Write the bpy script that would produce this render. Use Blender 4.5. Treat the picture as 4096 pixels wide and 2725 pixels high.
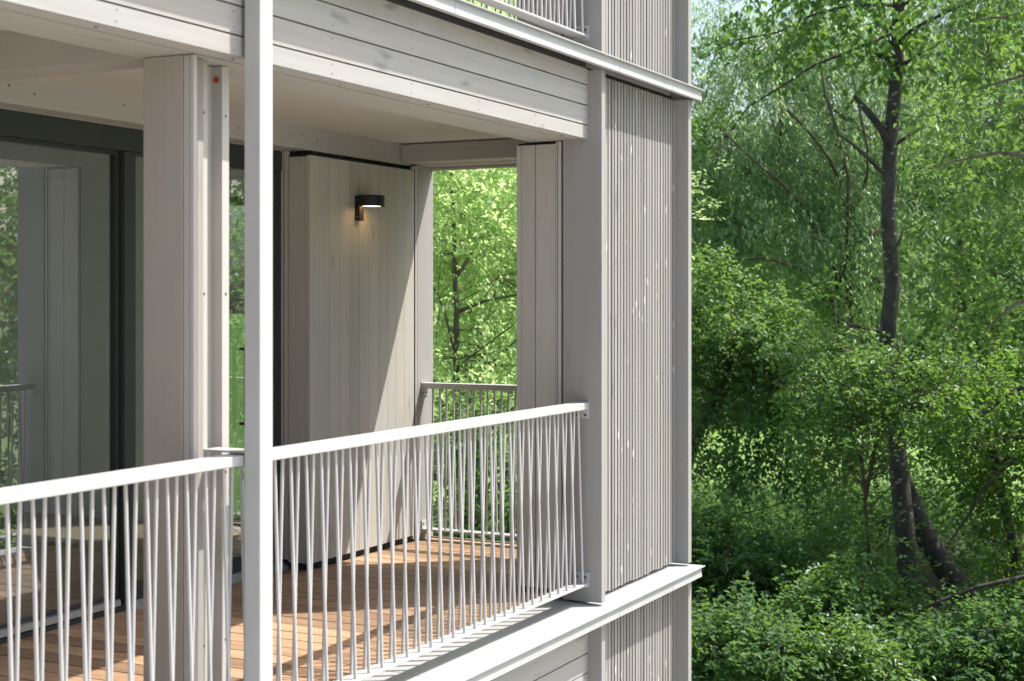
import bpy, math, random
import numpy as np
from math import radians, sin, cos, pi

# ------------------------------------------------------------------ scene
S = bpy.context.scene
COL = S.collection
for o in list(bpy.data.objects):
    bpy.data.objects.remove(o)
rng = np.random.default_rng(7)
random.seed(7)

# camera frame (metres; X runs along the front, Y goes into the building)
TH = radians(26.6)
CT, ST = cos(TH), sin(TH)
CAM = (0.0, -3.235, 1.68)
GROUND = -3.2


def at(u, v, d):
    """a point d metres in front of the camera seen at photo position u, v"""
    r = (u - 2048.0) / 6011.0
    z = -(v - 1198.0) / 6011.0
    return np.array((CAM[0] + d * (CT + r * ST), CAM[1] + d * (ST - r * CT), CAM[2] + d * z))


# ------------------------------------------------------------------ helpers
class MB:
    def __init__(self):
        self.v, self.f, self.m = [], [], []

    def add(self, vs, fs, m=0):
        b = len(self.v)
        self.v += [tuple(p) for p in vs]
        self.f += [tuple(b + i for i in f) for f in fs]
        self.m += [m] * len(fs)

    def box(self, x0, x1, y0, y1, z0, z1, m=0):
        vs = [(x, y, z) for z in (z0, z1) for (x, y) in ((x0, y0), (x1, y0), (x1, y1), (x0, y1))]
        self.add(vs, [(0, 3, 2, 1), (4, 5, 6, 7), (0, 1, 5, 4), (1, 2, 6, 5), (2, 3, 7, 6), (3, 0, 4, 7)], m)

    def prism(self, prof, axis, a, b, m=0):
        """extrude a 2-D profile (list of pairs) along an axis from a to b"""
        n = len(prof)
        vs = []
        for t in (a, b):
            for p, q in prof:
                vs.append({'x': (t, p, q), 'y': (p, t, q), 'z': (p, q, t)}[axis])
        fs = [tuple(range(n))[::-1], tuple(range(n, 2 * n))]
        fs += [(i, (i + 1) % n, n + (i + 1) % n, n + i) for i in range(n)]
        self.add(vs, fs, m)

    def tube(self, pts, radii, n=8, m=0, cap=True):
        pts = [np.array(p, float) for p in pts]
        rings = []
        ref = np.array((0.31, 0.17, 0.93))
        prev = None
        for i, p in enumerate(pts):
            d = pts[min(i + 1, len(pts) - 1)] - pts[max(i - 1, 0)]
            d = d / (np.linalg.norm(d) + 1e-9)
            if prev is None:
                a = np.cross(d, ref)
                if np.linalg.norm(a) < 1e-3:
                    a = np.cross(d, (1, 0, 0))
            else:
                a = prev - d * np.dot(prev, d)
            a = a / (np.linalg.norm(a) + 1e-9)
            prev = a
            b = np.cross(d, a)
            r = radii[i] if hasattr(radii, '__len__') else radii
            rings.append([p + r * (cos(2 * pi * k / n) * a + sin(2 * pi * k / n) * b) for k in range(n)])
        vs = [q for R in rings for q in R]
        fs = []
        for i in range(len(rings) - 1):
            for k in range(n):
                fs.append((i * n + k, i * n + (k + 1) % n, (i + 1) * n + (k + 1) % n, (i + 1) * n + k))
        if cap:
            fs.append(tuple(range(n))[::-1])
            fs.append(tuple((len(rings) - 1) * n + k for k in range(n)))
        self.add(vs, fs, m)

    def disc(self, c, nrm, r, t, n=12, m=0):
        c = np.array(c, float)
        nrm = np.array(nrm, float)
        self.tube([c - nrm * t, c + nrm * t], [r, r], n, m)

    def build(self, name, mats, parent=None, bevel=0.0, smooth=False):
        me = bpy.data.meshes.new(name)
        me.from_pydata(self.v, [], self.f)
        if not isinstance(mats, (list, tuple)):
            mats = [mats]
        for mt in mats:
            me.materials.append(mt)
        if len(mats) > 1:
            me.polygons.foreach_set('material_index', self.m)
        if smooth:
            me.polygons.foreach_set('use_smooth', [True] * len(self.f))
        me.update()
        o = bpy.data.objects.new(name, me)
        COL.objects.link(o)
        if parent:
            o.parent = parent
            o.matrix_parent_inverse = parent.matrix_basis.inverted()
        if bevel:
            md = o.modifiers.new('bevel', 'BEVEL')
            md.width = bevel
            md.segments = 2
            md.limit_method = 'ANGLE'
        return o


def tag(o, label=None, cat=None, group=None, kind=None):
    for k, val in (('label', label), ('category', cat), ('group', group), ('kind', kind)):
        if val:
            o[k] = val
    return o


def empty(name, loc, label=None, cat=None, group=None):
    o = bpy.data.objects.new(name, None)
    o.location = loc
    o.empty_display_size = 0.2
    COL.objects.link(o)
    bpy.context.view_layer.update()
    return tag(o, label, cat, group)


# ------------------------------------------------------------------ materials
def newmat(name):
    m = bpy.data.materials.new(name)
    m.use_nodes = True
    nt = m.node_tree
    b = nt.nodes['Principled BSDF']
    return m, nt, b


def N(nt, kind, **kw):
    n = nt.nodes.new(kind)
    for k, v in kw.items():
        if k in n.inputs.keys():
            n.inputs[k].default_value = v
        else:
            setattr(n, k, v)
    return n


def ramp(nt, fac, stops):
    r = nt.nodes.new('ShaderNodeValToRGB')
    e = r.color_ramp.elements
    while len(e) < len(stops):
        e.new(0.5)
    for i, (p, c) in enumerate(stops):
        e[i].position = p
        e[i].color = (c[0], c[1], c[2], 1)
    nt.links.new(fac, r.inputs[0])
    return r.outputs[0]


def mix(nt, fac, a, b, mode='MIX'):
    n = nt.nodes.new('ShaderNodeMix')
    n.data_type = 'RGBA'
    n.blend_type = mode
    for sock, val in ((n.inputs[0], fac), (n.inputs[6], a), (n.inputs[7], b)):
        if hasattr(val, 'is_linked') or hasattr(val, 'links'):
            nt.links.new(val, sock)
        elif isinstance(val, (int, float)):
            sock.default_value = val
        else:
            sock.default_value = (val[0], val[1], val[2], 1)
    return n.outputs[2]


def mathn(nt, op, a, b=None, c=None):
    n = nt.nodes.new('ShaderNodeMath')
    n.operation = op
    for i, val in enumerate((a, b, c)):
        if val is None:
            continue
        if isinstance(val, (int, float)):
            n.inputs[i].default_value = val
        else:
            nt.links.new(val, n.inputs[i])
    return n.outputs[0]


def coords(nt, scale):
    tc = nt.nodes.new('ShaderNodeTexCoord')
    geo = nt.nodes.new('ShaderNodeNewGeometry')
    mp = nt.nodes.new('ShaderNodeMapping')
    mp.inputs['Scale'].default_value = scale
    # shift every loose board so neighbours never share the same grain
    comb = nt.nodes.new('ShaderNodeCombineXYZ')
    for i, k in enumerate((37.0, 53.0, 71.0)):
        nt.links.new(mathn(nt, 'MULTIPLY', geo.outputs['Random Per Island'], k), comb.inputs[i])
    va = nt.nodes.new('ShaderNodeVectorMath')
    va.operation = 'ADD'
    nt.links.new(tc.outputs['Object'], va.inputs[0])
    nt.links.new(comb.outputs[0], va.inputs[1])
    nt.links.new(va.outputs[0], mp.inputs[0])
    return mp.outputs[0], geo, va.outputs[0]


def wood(name, base, grain, var=0.12, knots=0.5, chips=0.0, rough=0.75, stretch=14.0):
    """stained softwood boards; grain is the axis the fibres follow"""
    m, nt, b = newmat(name)
    g = {'x': 0, 'y': 1, 'z': 2}[grain]
    sc = [stretch * 3.0] * 3
    sc[g] = 1.6
    vec, geo, raw = coords(nt, sc)
    n1 = N(nt, 'ShaderNodeTexNoise', Scale=1.0, Detail=6.0, Roughness=0.6)
    nt.links.new(vec, n1.inputs['Vector'])
    sc2 = [3.2] * 3
    sc2[g] = 1.3
    mp2 = N(nt, 'ShaderNodeMapping')
    mp2.inputs['Scale'].default_value = sc2
    nt.links.new(raw, mp2.inputs[0])
    n2 = N(nt, 'ShaderNodeTexNoise', Scale=1.6, Detail=4.0, Roughness=0.55)
    nt.links.new(mp2.outputs[0], n2.inputs['Vector'])
    d = [c * (1 - var * 1.2) for c in base]
    l = [min(1, c * (1 + var)) for c in base]
    c1 = ramp(nt, n1.outputs[0], [(0.3, d), (0.7, l)])
    warm = (base[0] * 1.05, base[1] * 0.99, base[2] * 0.92)
    cool = (base[0] * 0.93, base[1] * 0.99, base[2] * 1.03)
    c2 = ramp(nt, n2.outputs[0], [(0.3, cool), (0.7, warm)])
    c = mix(nt, 0.5, c1, c2)
    # board-to-board difference
    k = nt.nodes.new('ShaderNodeMapRange')
    k.inputs['To Min'].default_value = 1 - var
    k.inputs['To Max'].default_value = 1 + var * 0.7
    nt.links.new(geo.outputs['Random Per Island'], k.inputs[0])
    hs = nt.nodes.new('ShaderNodeHueSaturation')
    nt.links.new(c, hs.inputs['Color'])
    nt.links.new(k.outputs[0], hs.inputs['Value'])
    c = hs.outputs[0]
    if knots:
        sc3 = [9.0] * 3
        sc3[g] = 2.6
        mp3 = N(nt, 'ShaderNodeMapping')
        mp3.inputs['Scale'].default_value = sc3
        nt.links.new(raw, mp3.inputs[0])
        vo = N(nt, 'ShaderNodeTexVoronoi', Scale=1.0)
        nz = N(nt, 'ShaderNodeTexNoise', Scale=2.2, Detail=3.0)
        nt.links.new(mp3.outputs[0], nz.inputs['Vector'])
        sc_ = N(nt, 'ShaderNodeVectorMath', operation='SCALE')
        sc_.inputs['Scale'].default_value = .55
        nt.links.new(nz.outputs['Color'], sc_.inputs[0])
        ad = N(nt, 'ShaderNodeVectorMath', operation='ADD')
        nt.links.new(mp3.outputs[0], ad.inputs[0])
        nt.links.new(sc_.outputs[0], ad.inputs[1])
        nt.links.new(ad.outputs[0], vo.inputs['Vector'])
        keep = mathn(nt, 'GREATER_THAN', N_sep(nt, vo.outputs['Color']), 0.4)
        kd = N(nt, 'ShaderNodeMapRange')
        kd.inputs['From Min'].default_value = 0.22
        kd.inputs['From Max'].default_value = 0.05
        nt.links.new(vo.outputs['Distance'], kd.inputs[0])
        f = mathn(nt, 'MULTIPLY', mathn(nt, 'MULTIPLY', kd.outputs[0], keep), knots)
        c = mix(nt, f, c, [x * 0.42 for x in base])
    if chips:
        sc4 = [30.0] * 3
        sc4[g] = 9.0
        mp4 = N(nt, 'ShaderNodeMapping')
        mp4.inputs['Scale'].default_value = sc4
        nt.links.new(raw, mp4.inputs[0])
        vo = N(nt, 'ShaderNodeTexVoronoi', Scale=1.0)
        nt.links.new(mp4.outputs[0], vo.inputs['Vector'])
        keep = mathn(nt, 'GREATER_THAN', N_sep(nt, vo.outputs['Color']), 0.9)
        kd = N(nt, 'ShaderNodeMapRange')
        kd.inputs['From Min'].default_value = 0.3
        kd.inputs['From Max'].default_value = 0.12
        nt.links.new(vo.outputs['Distance'], kd.inputs[0])
        f = mathn(nt, 'MULTIPLY', mathn(nt, 'MULTIPLY', kd.outputs[0], keep), chips)
        c = mix(nt, f, c, (0.72, 0.68, 0.62))
    nt.links.new(c, b.inputs['Base Color'])
    b.inputs['Roughness'].default_value = rough
    b.inputs['Specular IOR Level'].default_value = 0.3
    bp = N(nt, 'ShaderNodeBump', Strength=0.25, Distance=0.002)
    nt.links.new(n1.outputs[0], bp.inputs['Height'])
    nt.links.new(bp.outputs[0], b.inputs['Normal'])
    return m


def N_sep(nt, col):
    s = nt.nodes.new('ShaderNodeSeparateColor')
    nt.links.new(col, s.inputs[0])
    return s.outputs[0]


def plain(name, col, rough=0.5, metal=0.0, var=0.05, spec=0.4, nscale=6.0):
    m, nt, b = newmat(name)
    tc = nt.nodes.new('ShaderNodeTexCoord')
    n = N(nt, 'ShaderNodeTexNoise', Scale=nscale, Detail=5.0, Roughness=0.6)
    nt.links.new(tc.outputs['Object'], n.inputs['Vector'])
    c = ramp(nt, n.outputs[0], [(0.3, [x * (1 - var) for x in col]), (0.7, [min(1, x * (1 + var)) for x in col])])
    nt.links.new(c, b.inputs['Base Color'])
    b.inputs['Roughness'].default_value = rough
    b.inputs['Metallic'].default_value = metal
    b.inputs['Specular IOR Level'].default_value = spec
    return m


M = {}
M['fascia'] = wood('fascia_boards', (0.328, 0.320, 0.305), 'x', var=0.13, knots=0.6)
M['fin'] = wood('fin_timber', (0.29, 0.281, 0.27), 'z', var=0.06, knots=0.2)
M['slat'] = wood('slat_timber', (0.250, 0.241, 0.228), 'z', var=0.22, knots=0.5, chips=0.6)
M['panel'] = wood('panel_boards', (0.40, 0.385, 0.35), 'z', var=0.10, knots=0.35)
M['beam_x'] = wood('beam_timber', (0.36, 0.348, 0.318), 'x', var=0.06, knots=0.25)
M['beam_y'] = wood('cross_beam_timber', (0.375, 0.355, 0.322), 'y', var=0.06, knots=0.25)
M['ceiling'] = wood('ceiling_boards', (0.50, 0.465, 0.41), 'y', var=0.05, knots=0.12, stretch=6)
M['column'] = wood('column_timber', (0.335, 0.305, 0.275), 'z', var=0.06, knots=0.3)
M['track'] = plain('track_metal', (0.42, 0.40, 0.375), 0.5, 0.0, 0.03)
M['deck'] = wood('hardwood_deck', (0.35, 0.222, 0.135), 'y', var=0.38, knots=0.0, rough=0.6, stretch=7)
M['trim'] = wood('deck_trim', (0.22, 0.17, 0.13), 'y', var=0.08, knots=0.0)
M['white'] = plain('white_coated_steel', (0.42, 0.418, 0.412), 0.42, 0.0, 0.045, nscale=3.0)
M['ledge'] = plain('pale_sheet_metal', (0.365, 0.37, 0.37), 0.45, 0.0, 0.07, nscale=3.5)
M['dark'] = plain('anthracite_frame', (0.028, 0.033, 0.034), 0.45, 0.0, 0.05)
M['darker'] = plain('shadow_gap', (0.016, 0.017, 0.019), 0.8, 0.0, 0.05)
M['vent'] = plain('vent_mesh', (0.05, 0.052, 0.05), 0.7)
M['screw'] = plain('screw_steel', (0.13, 0.13, 0.13), 0.4, 0.8)
M['alu'] = plain('door_sill_metal', (0.42, 0.44, 0.43), 0.4, 0.6)
M['lamp'] = plain('lamp_black', (0.010, 0.011, 0.013), 0.55, 0.0, 0.04)
M['orange'] = plain('orange_plug', (0.33, 0.055, 0.015), 0.5)
M['plaster'] = plain('room_plaster', (0.84, 0.835, 0.81), 0.9)
M['parquet'] = wood('room_parquet', (0.42, 0.34, 0.22), 'x', var=0.15, knots=0.0)
M['concrete'] = plain('base_concrete', (0.30, 0.29, 0.28), 0.9)

m, nt, b = newmat('lamp_glow')
b.inputs['Base Color'].default_value = (0.8, 0.7, 0.5, 1)
b.inputs['Emission Color'].default_value = (1.0, 0.58, 0.22, 1)
b.inputs['Emission Strength'].default_value = 5.5
M['glow'] = m

# window glass: the outer face mirrors and tints, the inner face passes light straight on
def glassmat(name, tint, ior):
    m = bpy.data.materials.new(name)
    m.use_nodes = True
    nt = m.node_tree
    nt.nodes.clear()
    out = nt.nodes.new('ShaderNodeOutputMaterial')
    tr = N(nt, 'ShaderNodeBsdfTransparent')
    tr.inputs[0].default_value = (tint[0], tint[1], tint[2], 1)
    gl = N(nt, 'ShaderNodeBsdfGlossy')
    gl.inputs['Roughness'].default_value = 0.004
    gl.inputs[0].default_value = (0.91, 0.95, 0.98, 1)
    fr = N(nt, 'ShaderNodeFresnel', IOR=ior)
    ms = nt.nodes.new('ShaderNodeMixShader')
    nt.links.new(fr.outputs[0], ms.inputs[0])
    nt.links.new(tr.outputs[0], ms.inputs[1])
    nt.links.new(gl.outputs[0], ms.inputs[2])
    ge = nt.nodes.new('ShaderNodeNewGeometry')
    t2 = N(nt, 'ShaderNodeBsdfTransparent')
    m2 = nt.nodes.new('ShaderNodeMixShader')
    nt.links.new(ge.outputs['Backfacing'], m2.inputs[0])
    nt.links.new(ms.outputs[0], m2.inputs[1])
    nt.links.new(t2.outputs[0], m2.inputs[2])
    nt.links.new(m2.outputs[0], out.inputs[0])
    return m


M['glass'] = glassmat('window_glass', (0.33, 0.37, 0.37), 3.2)
M['clear_glass'] = glassmat('clear_window_glass', (0.9, 0.93, 0.91), 1.5)


def leafmat(name, c0, c1, trans=0.45, rough=0.42, spec=0.45, tcol=None):
    m, nt, b = newmat(name)
    geo = nt.nodes.new('ShaderNodeNewGeometry')
    c = ramp(nt, geo.outputs['Random Per Island'], [(0.0, c0), (1.0, c1)])
    nt.links.new(c, b.inputs['Base Color'])
    b.inputs['Roughness'].default_value = rough
    b.inputs['Specular IOR Level'].default_value = spec
    t = nt.nodes.new('ShaderNodeBsdfTranslucent')
    tc = tcol or (min(1, c1[0] * 2.1), min(1, c1[1] * 1.9), c1[2] * 0.9)
    t.inputs[0].default_value = (tc[0], tc[1], tc[2], 1)
    ms = nt.nodes.new('ShaderNodeMixShader')
    ms.inputs[0].default_value = trans
    nt.links.new(b.outputs[0], ms.inputs[1])
    nt.links.new(t.outputs[0], ms.inputs[2])
    nt.links.new(ms.outputs[0], nt.nodes['Material Output'].inputs[0])
    return m


L = {}
L['cherry'] = leafmat('cherry_leaves', (0.05, 0.115, 0.038), (0.09, 0.185, 0.06), 0.5)
L['willow'] = leafmat('willow_leaves', (0.125, 0.205, 0.105), (0.21, 0.30, 0.165), 0.48, 0.3, 0.8, (0.42, 0.62, 0.24))
L['far'] = leafmat('far_leaves', (0.12, 0.19, 0.09), (0.19, 0.28, 0.13), 0.45)
L['maple'] = leafmat('small_tree_leaves', (0.06, 0.125, 0.05), (0.105, 0.20, 0.08), 0.48)
L['plum'] = leafmat('plum_leaves', (0.06, 0.135, 0.04), (0.115, 0.215, 0.07), 0.4, 0.4, 0.5)
L['elm'] = leafmat('elm_leaves', (0.06, 0.125, 0.04), (0.11, 0.20, 0.065), 0.42, 0.45, 0.4)
L['hazel'] = leafmat('hazel_leaves', (0.045, 0.115, 0.028), (0.09, 0.18, 0.045), 0.52)
L['under'] = leafmat('undergrowth_leaves', (0.04, 0.10, 0.04), (0.082, 0.168, 0.066), 0.45, .6, .25)
L['bright'] = leafmat('foreground_leaves', (0.05, 0.115, 0.045), (0.095, 0.18, 0.07), 0.4, 0.55, 0.25)
L['robinia'] = leafmat('robinia_leaves', (0.22, 0.35, 0.12), (0.36, 0.49, 0.21), 0.58, 0.4, 0.5, (0.74, 0.93, 0.40))


def barkmat(name, a, bcol, scale=9.0, spots=0.0):
    m, nt, b = newmat(name)
    tc = nt.nodes.new('ShaderNodeTexCoord')
    mp = N(nt, 'ShaderNodeMapping')
    mp.inputs['Scale'].default_value = (scale, scale, scale * 0.5)
    nt.links.new(tc.outputs['Object'], mp.inputs[0])
    n = N(nt, 'ShaderNodeTexNoise', Scale=1.0, Detail=8.0, Roughness=0.65)
    nt.links.new(mp.outputs[0], n.inputs['Vector'])
    c = ramp(nt, n.outputs[0], [(0.35, a), (0.65, bcol)])
    if spots:
        mp2 = N(nt, 'ShaderNodeMapping')
        mp2.inputs['Scale'].default_value = (9, 9, 16)
        nt.links.new(tc.outputs['Object'], mp2.inputs[0])
        vo = N(nt, 'ShaderNodeTexVoronoi', Scale=1.0)
        nt.links.new(mp2.outputs[0], vo.inputs['Vector'])
        keep = mathn(nt, 'GREATER_THAN', N_sep(nt, vo.outputs['Color']), 0.6)
        near = mathn(nt, 'LESS_THAN', vo.outputs['Distance'], 0.27)
        c = mix(nt, mathn(nt, 'MULTIPLY', mathn(nt, 'MULTIPLY', keep, near), spots), c, (0.34, 0.33, 0.28))
    nt.links.new(c, b.inputs['Base Color'])
    b.inputs['Roughness'].default_value = 0.9
    bp = N(nt, 'ShaderNodeBump', Strength=0.7, Distance=0.02)
    nt.links.new(n.outputs[0], bp.inputs['Height'])
    nt.links.new(bp.outputs[0], b.inputs['Normal'])
    return m


M['bark_dark'] = barkmat('dark_bark', (0.025, 0.022, 0.02), (0.075, 0.066, 0.056), spots=0.7)
M['bark_brown'] = barkmat('brown_bark', (0.05, 0.042, 0.032), (0.13, 0.115, 0.085))
M['bark_willow'] = barkmat('willow_bark', (0.05, 0.045, 0.028), (0.12, 0.11, 0.065))

# ground
m, nt, b = newmat('meadow_grass')
tc = nt.nodes.new('ShaderNodeTexCoord')
n1 = N(nt, 'ShaderNodeTexNoise', Scale=0.35, Detail=6.0, Roughness=0.6)
n2 = N(nt, 'ShaderNodeTexNoise', Scale=9.0, Detail=8.0, Roughness=0.7)
nt.links.new(tc.outputs['Object'], n1.inputs['Vector'])
nt.links.new(tc.outputs['Object'], n2.inputs['Vector'])
c1 = ramp(nt, n1.outputs[0], [(0.3, (0.12, 0.23, 0.035)), (0.7, (0.20, 0.33, 0.06))])
c2 = ramp(nt, n2.outputs[0], [(0.3, (0.55, 0.55, 0.55)), (0.7, (1, 1, 1))])
nt.links.new(mix(nt, 0.8, c1, c2, 'MULTIPLY'), b.inputs['Base Color'])
b.inputs['Roughness'].default_value = 0.9
bp = N(nt, 'ShaderNodeBump', Strength=0.6, Distance=0.08)
nt.links.new(n2.outputs[0], bp.inputs['Height'])
nt.links.new(bp.outputs[0], b.inputs['Normal'])
M['grass'] = m

M['gravel'] = plain('bounce_gravel', (0.46, 0.435, 0.40), 0.95, 0, .25, .2, 30.0)  # pale tone set to bounce neutral light up at the building
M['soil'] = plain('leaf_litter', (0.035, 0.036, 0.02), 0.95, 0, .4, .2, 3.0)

# ------------------------------------------------------------------ building
XF0, XF1 = 7.554, 7.606      # inner fin
XC0, XC1 = 8.934, 8.992      # corner fin
XL = 0.6                     # where the modelled front ends, off to the left
bld = empty('apartment_building', (8.99, 0.0, GROUND),
            'grey timber-clad apartment building with recessed loggias and pale metal ledges at each floor', 'building')


def part(mb, name, mats, parent=None, label=None, bevel=0.0, smooth=False):
    o = mb.build(name, mats, parent or bld, bevel, smooth)
    if label:
        o['label'] = label
    return o


def ledge(z):
    """folded sheet-metal drip ledge running round the corner, laid in lengths"""
    mb = MB()
    seams = [XL, 3.9, 5.78, 7.66, 8.497, 9.03]
    g = 0.002
    lip, fac, bot = -0.078, -0.057, -0.062
    for a, bb in zip(seams[:-1], seams[1:]):
        last = bb == seams[-1]
        x0 = a + g
        x1 = bb if last else bb - g
        # top sheet (falls outwards), 3 mm thick lip
        if last:
            # mitred corner piece
            vs = [(x0, lip, z), (x1, lip, z), (8.60, 0.40, z + .018), (x0, 0.40, z + .018)]
        else:
            vs = [(x0, lip, z), (x1, lip, z), (x1, 0.40, z + .018), (x0, 0.40, z + .018)]
        lo = [(p[0], p[1], p[2] - .006) for p in vs]
        mb.add(vs + lo, [(0, 1, 2, 3), (7, 6, 5, 4), (0, 4, 5, 1), (1, 5, 6, 2), (2, 6, 7, 3), (3, 7, 4, 0)])
        # front face, leaning out towards its bottom edge
        xe0, xe1 = (x1 - .021, x1 - .016) if last else (x1, x1)
        vs = [(x0, fac, z - .0062), (xe0, fac, z - .0062), (xe1, bot, z - .068), (x0, bot, z - .068),
              (x0, fac + .004, z - .0062), (xe0, fac + .004, z - .0062), (xe1 - .004, bot + .006, z - .068), (x0, bot + .006, z - .068)]
        mb.add(vs, [(0, 3, 2, 1), (4, 5, 6, 7), (3, 7, 6, 2), (0, 1, 5, 4), (1, 2, 6, 5), (0, 4, 7, 3)])
        # returned bottom flange
        mb.box(x0, xe1 - .004, bot + .006, bot + .03, z - .068, z - .065)
    # run along the end wall
    ys = [-0.078, 1.9, 4.0, 6.2]
    for i, (a, bb) in enumerate(zip(ys[:-1], ys[1:])):
        y0, y1 = a + (0 if i == 0 else g), bb - g
        inner0 = 0.40 if i == 0 else y0
        vs = [(9.03, y0, z), (9.03, y1, z), (8.60, y1, z + .018), (8.60, inner0, z + .018)]
        lo = [(p[0], p[1], p[2] - .006) for p in vs]
        mb.add(vs + lo, [(0, 1, 2, 3), (7, 6, 5, 4), (0, 4, 5, 1), (1, 5, 6, 2), (2, 6, 7, 3), (3, 7, 4, 0)])
        ya = y0 + .021 if i == 0 else y0
        mb.box(9.006, 9.010, ya, y1, z - .068, z - .0062)
        mb.box(8.98, 9.006, ya + .006, y1, z - .068, z - .065)
    return part(mb, 'drip_ledge', M['ledge'])


def fascia(z, x0, x1):
    mb = MB()
    zs = [2.56, 2.634, 2.742, 2.854, 2.945]
    for a, bb in zip(zs[:-1], zs[1:]):
        t = .0035
        # each board with a tongue set back behind the open joint
        mb.box(x0, x1, .082, .104, z + a + (0 if a == 2.56 else t), z + bb - t)
    mb.box(x0 + .002, x1 - .002, .106, .115, z + 2.565, z + 2.94, 1)
    # nail heads
    x = x1 - .045
    while x > x0:
        for a, bb in zip(zs[:-1], zs[1:]):
            for f in (.24, .76):
                mb.disc((x + random.uniform(-.004, .004), .0815, z + a + (bb - a) * f), (0, 1, 0), .0028, .0008, 6, 2)
        x -= .62
    return part(mb, 'fascia', [M['fascia'], M['darker'], M['screw']])


def vent(z, x0, x1):
    mb = MB()
    n = int((x1 - x0) / .012)
    zz = z + 2.947
    mb.box(x0, x1, .088, .094, zz + .004, zz + .05, 1)
    for i in range(n):
        xa = x0 + i * .012
        mb.box(xa, xa + .005, .081, .087, zz, zz + .046)
    for k in range(4):
        mb.box(x0, x1, .0795, .0808, zz + k * .0125, zz + k * .0125 + .004)
    return part(mb, 'vent_strip', [M['vent'], M['darker']])


def cladding(z, z0=.03, z1=2.93):
    mb = MB()
    p = .0455
    x = XC0 - .036 - 28 * p
    x00 = x
    while x + .03 < XC0:
        f = .085 + random.uniform(-.0015, .0015)
        a, w = x + random.uniform(-.001, .001), .0315 + random.uniform(-.0012, .0012)
        mb.prism([(a, f), (a + w, f), (a + w, f + .004), (a + .025, .110), (a + .008, .110), (a, f + .004)], 'z',
                 z + z0 + random.uniform(-.004, .004), z + z1)
        x += p
    mb.box(7.61, XC0 - .002, .111, .13, z + z0, z + z1 + .03, 1)
    return part(mb, 'slat_cladding', [M['slat'], M['darker']])


def end_cladding(z, z0=.03, z1=2.93):
    mb = MB()
    y = 1.94
    while y < 6.1:
        if z == 0.0 and 2.66 < y < 3.95:
            y += .0455
            continue
        mb.box(8.885, 8.912, y, y + .0365, z + z0, z + z1)
        y += .0455
    if z == 0.0:
        mb.box(8.86, 8.882, 1.93, 2.69, z + z0, z + z1 + .03, 1)
        mb.box(8.86, 8.882, 3.96, 6.1, z + z0, z + z1 + .03, 1)
        mb.box(8.86, 8.882, 2.69, 3.96, z + 2.43, z + z1 + .03, 1)
    else:
        mb.box(8.86, 8.882, 1.93, 6.1, z + z0, z + z1 + .03, 1)
    part(mb, 'slat_cladding', [M['slat'], M['darker']])
    mb = MB()
    y = .135
    while y < .48:
        mb.box(8.885, 8.912, y, y + .0365, z + z0, z + z1)
        y += .0455
    mb.box(8.86, 8.882, .135, .515, z + z0, z + z1 + .03, 1)
    return part(mb, 'slat_cladding', [M['slat'], M['darker']])


def fins(z):
    for (x0, x1, y0, y1) in ((XF0, XF1, 0, .234), (XC0, XC1, 0, .13), (8.777, 8.995, 1.875, 1.927)):
        mb = MB()
        mb.box(x0, x1, y0, y1, z + .021, z + 2.937)
        part(mb, 'fin', M['fin'], bevel=.003)


def corner_block(z):
    mb = MB()
    mb.box(7.62, 8.855, .135, .5, z - .02, z + 2.99)
    mb.box(7.60, 7.618, .24, .50, z + .02, z + 2.56, 1)
    return part(mb, 'corner_wall', [M['beam_x'], M['darker']])


def deck(z):
    mb = MB()
    x = 8.95 - .142
    w = .133
    while x > XL:
        y0 = .312
        y1 = 1.99 if x > 7.5 else 2.13
        if 7.45 < x + w and x < 7.45 + .142:
            y1 = 2.05
        y = y0
        if x > 7.48:
            y = .525
        cut = random.uniform(.9, 1.7)
        if x > 7.48 or cut - y < .3:
            mb.box(x, x + w, y, y1, z + .026, z + .05 + random.uniform(-.0006, .0006))
        else:
            mb.box(x, x + w, y, y1, z + .026, z + .05 + random.uniform(-.0006, .0006))
        x -= .142
    mb.box(XL, 8.94, .33, 2.1, z + .005, z + .02, 1)
    part(mb, 'wood_deck', [M['deck'], M['darker']])
    mb = MB()
    mb.box(8.953, 8.972, .525, 1.87, z + .008, z + .058)
    mb.box(XL, 7.55, .296, .309, z + .018, z + .047)
    part(mb, 'deck_edge', M['trim'])


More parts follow.
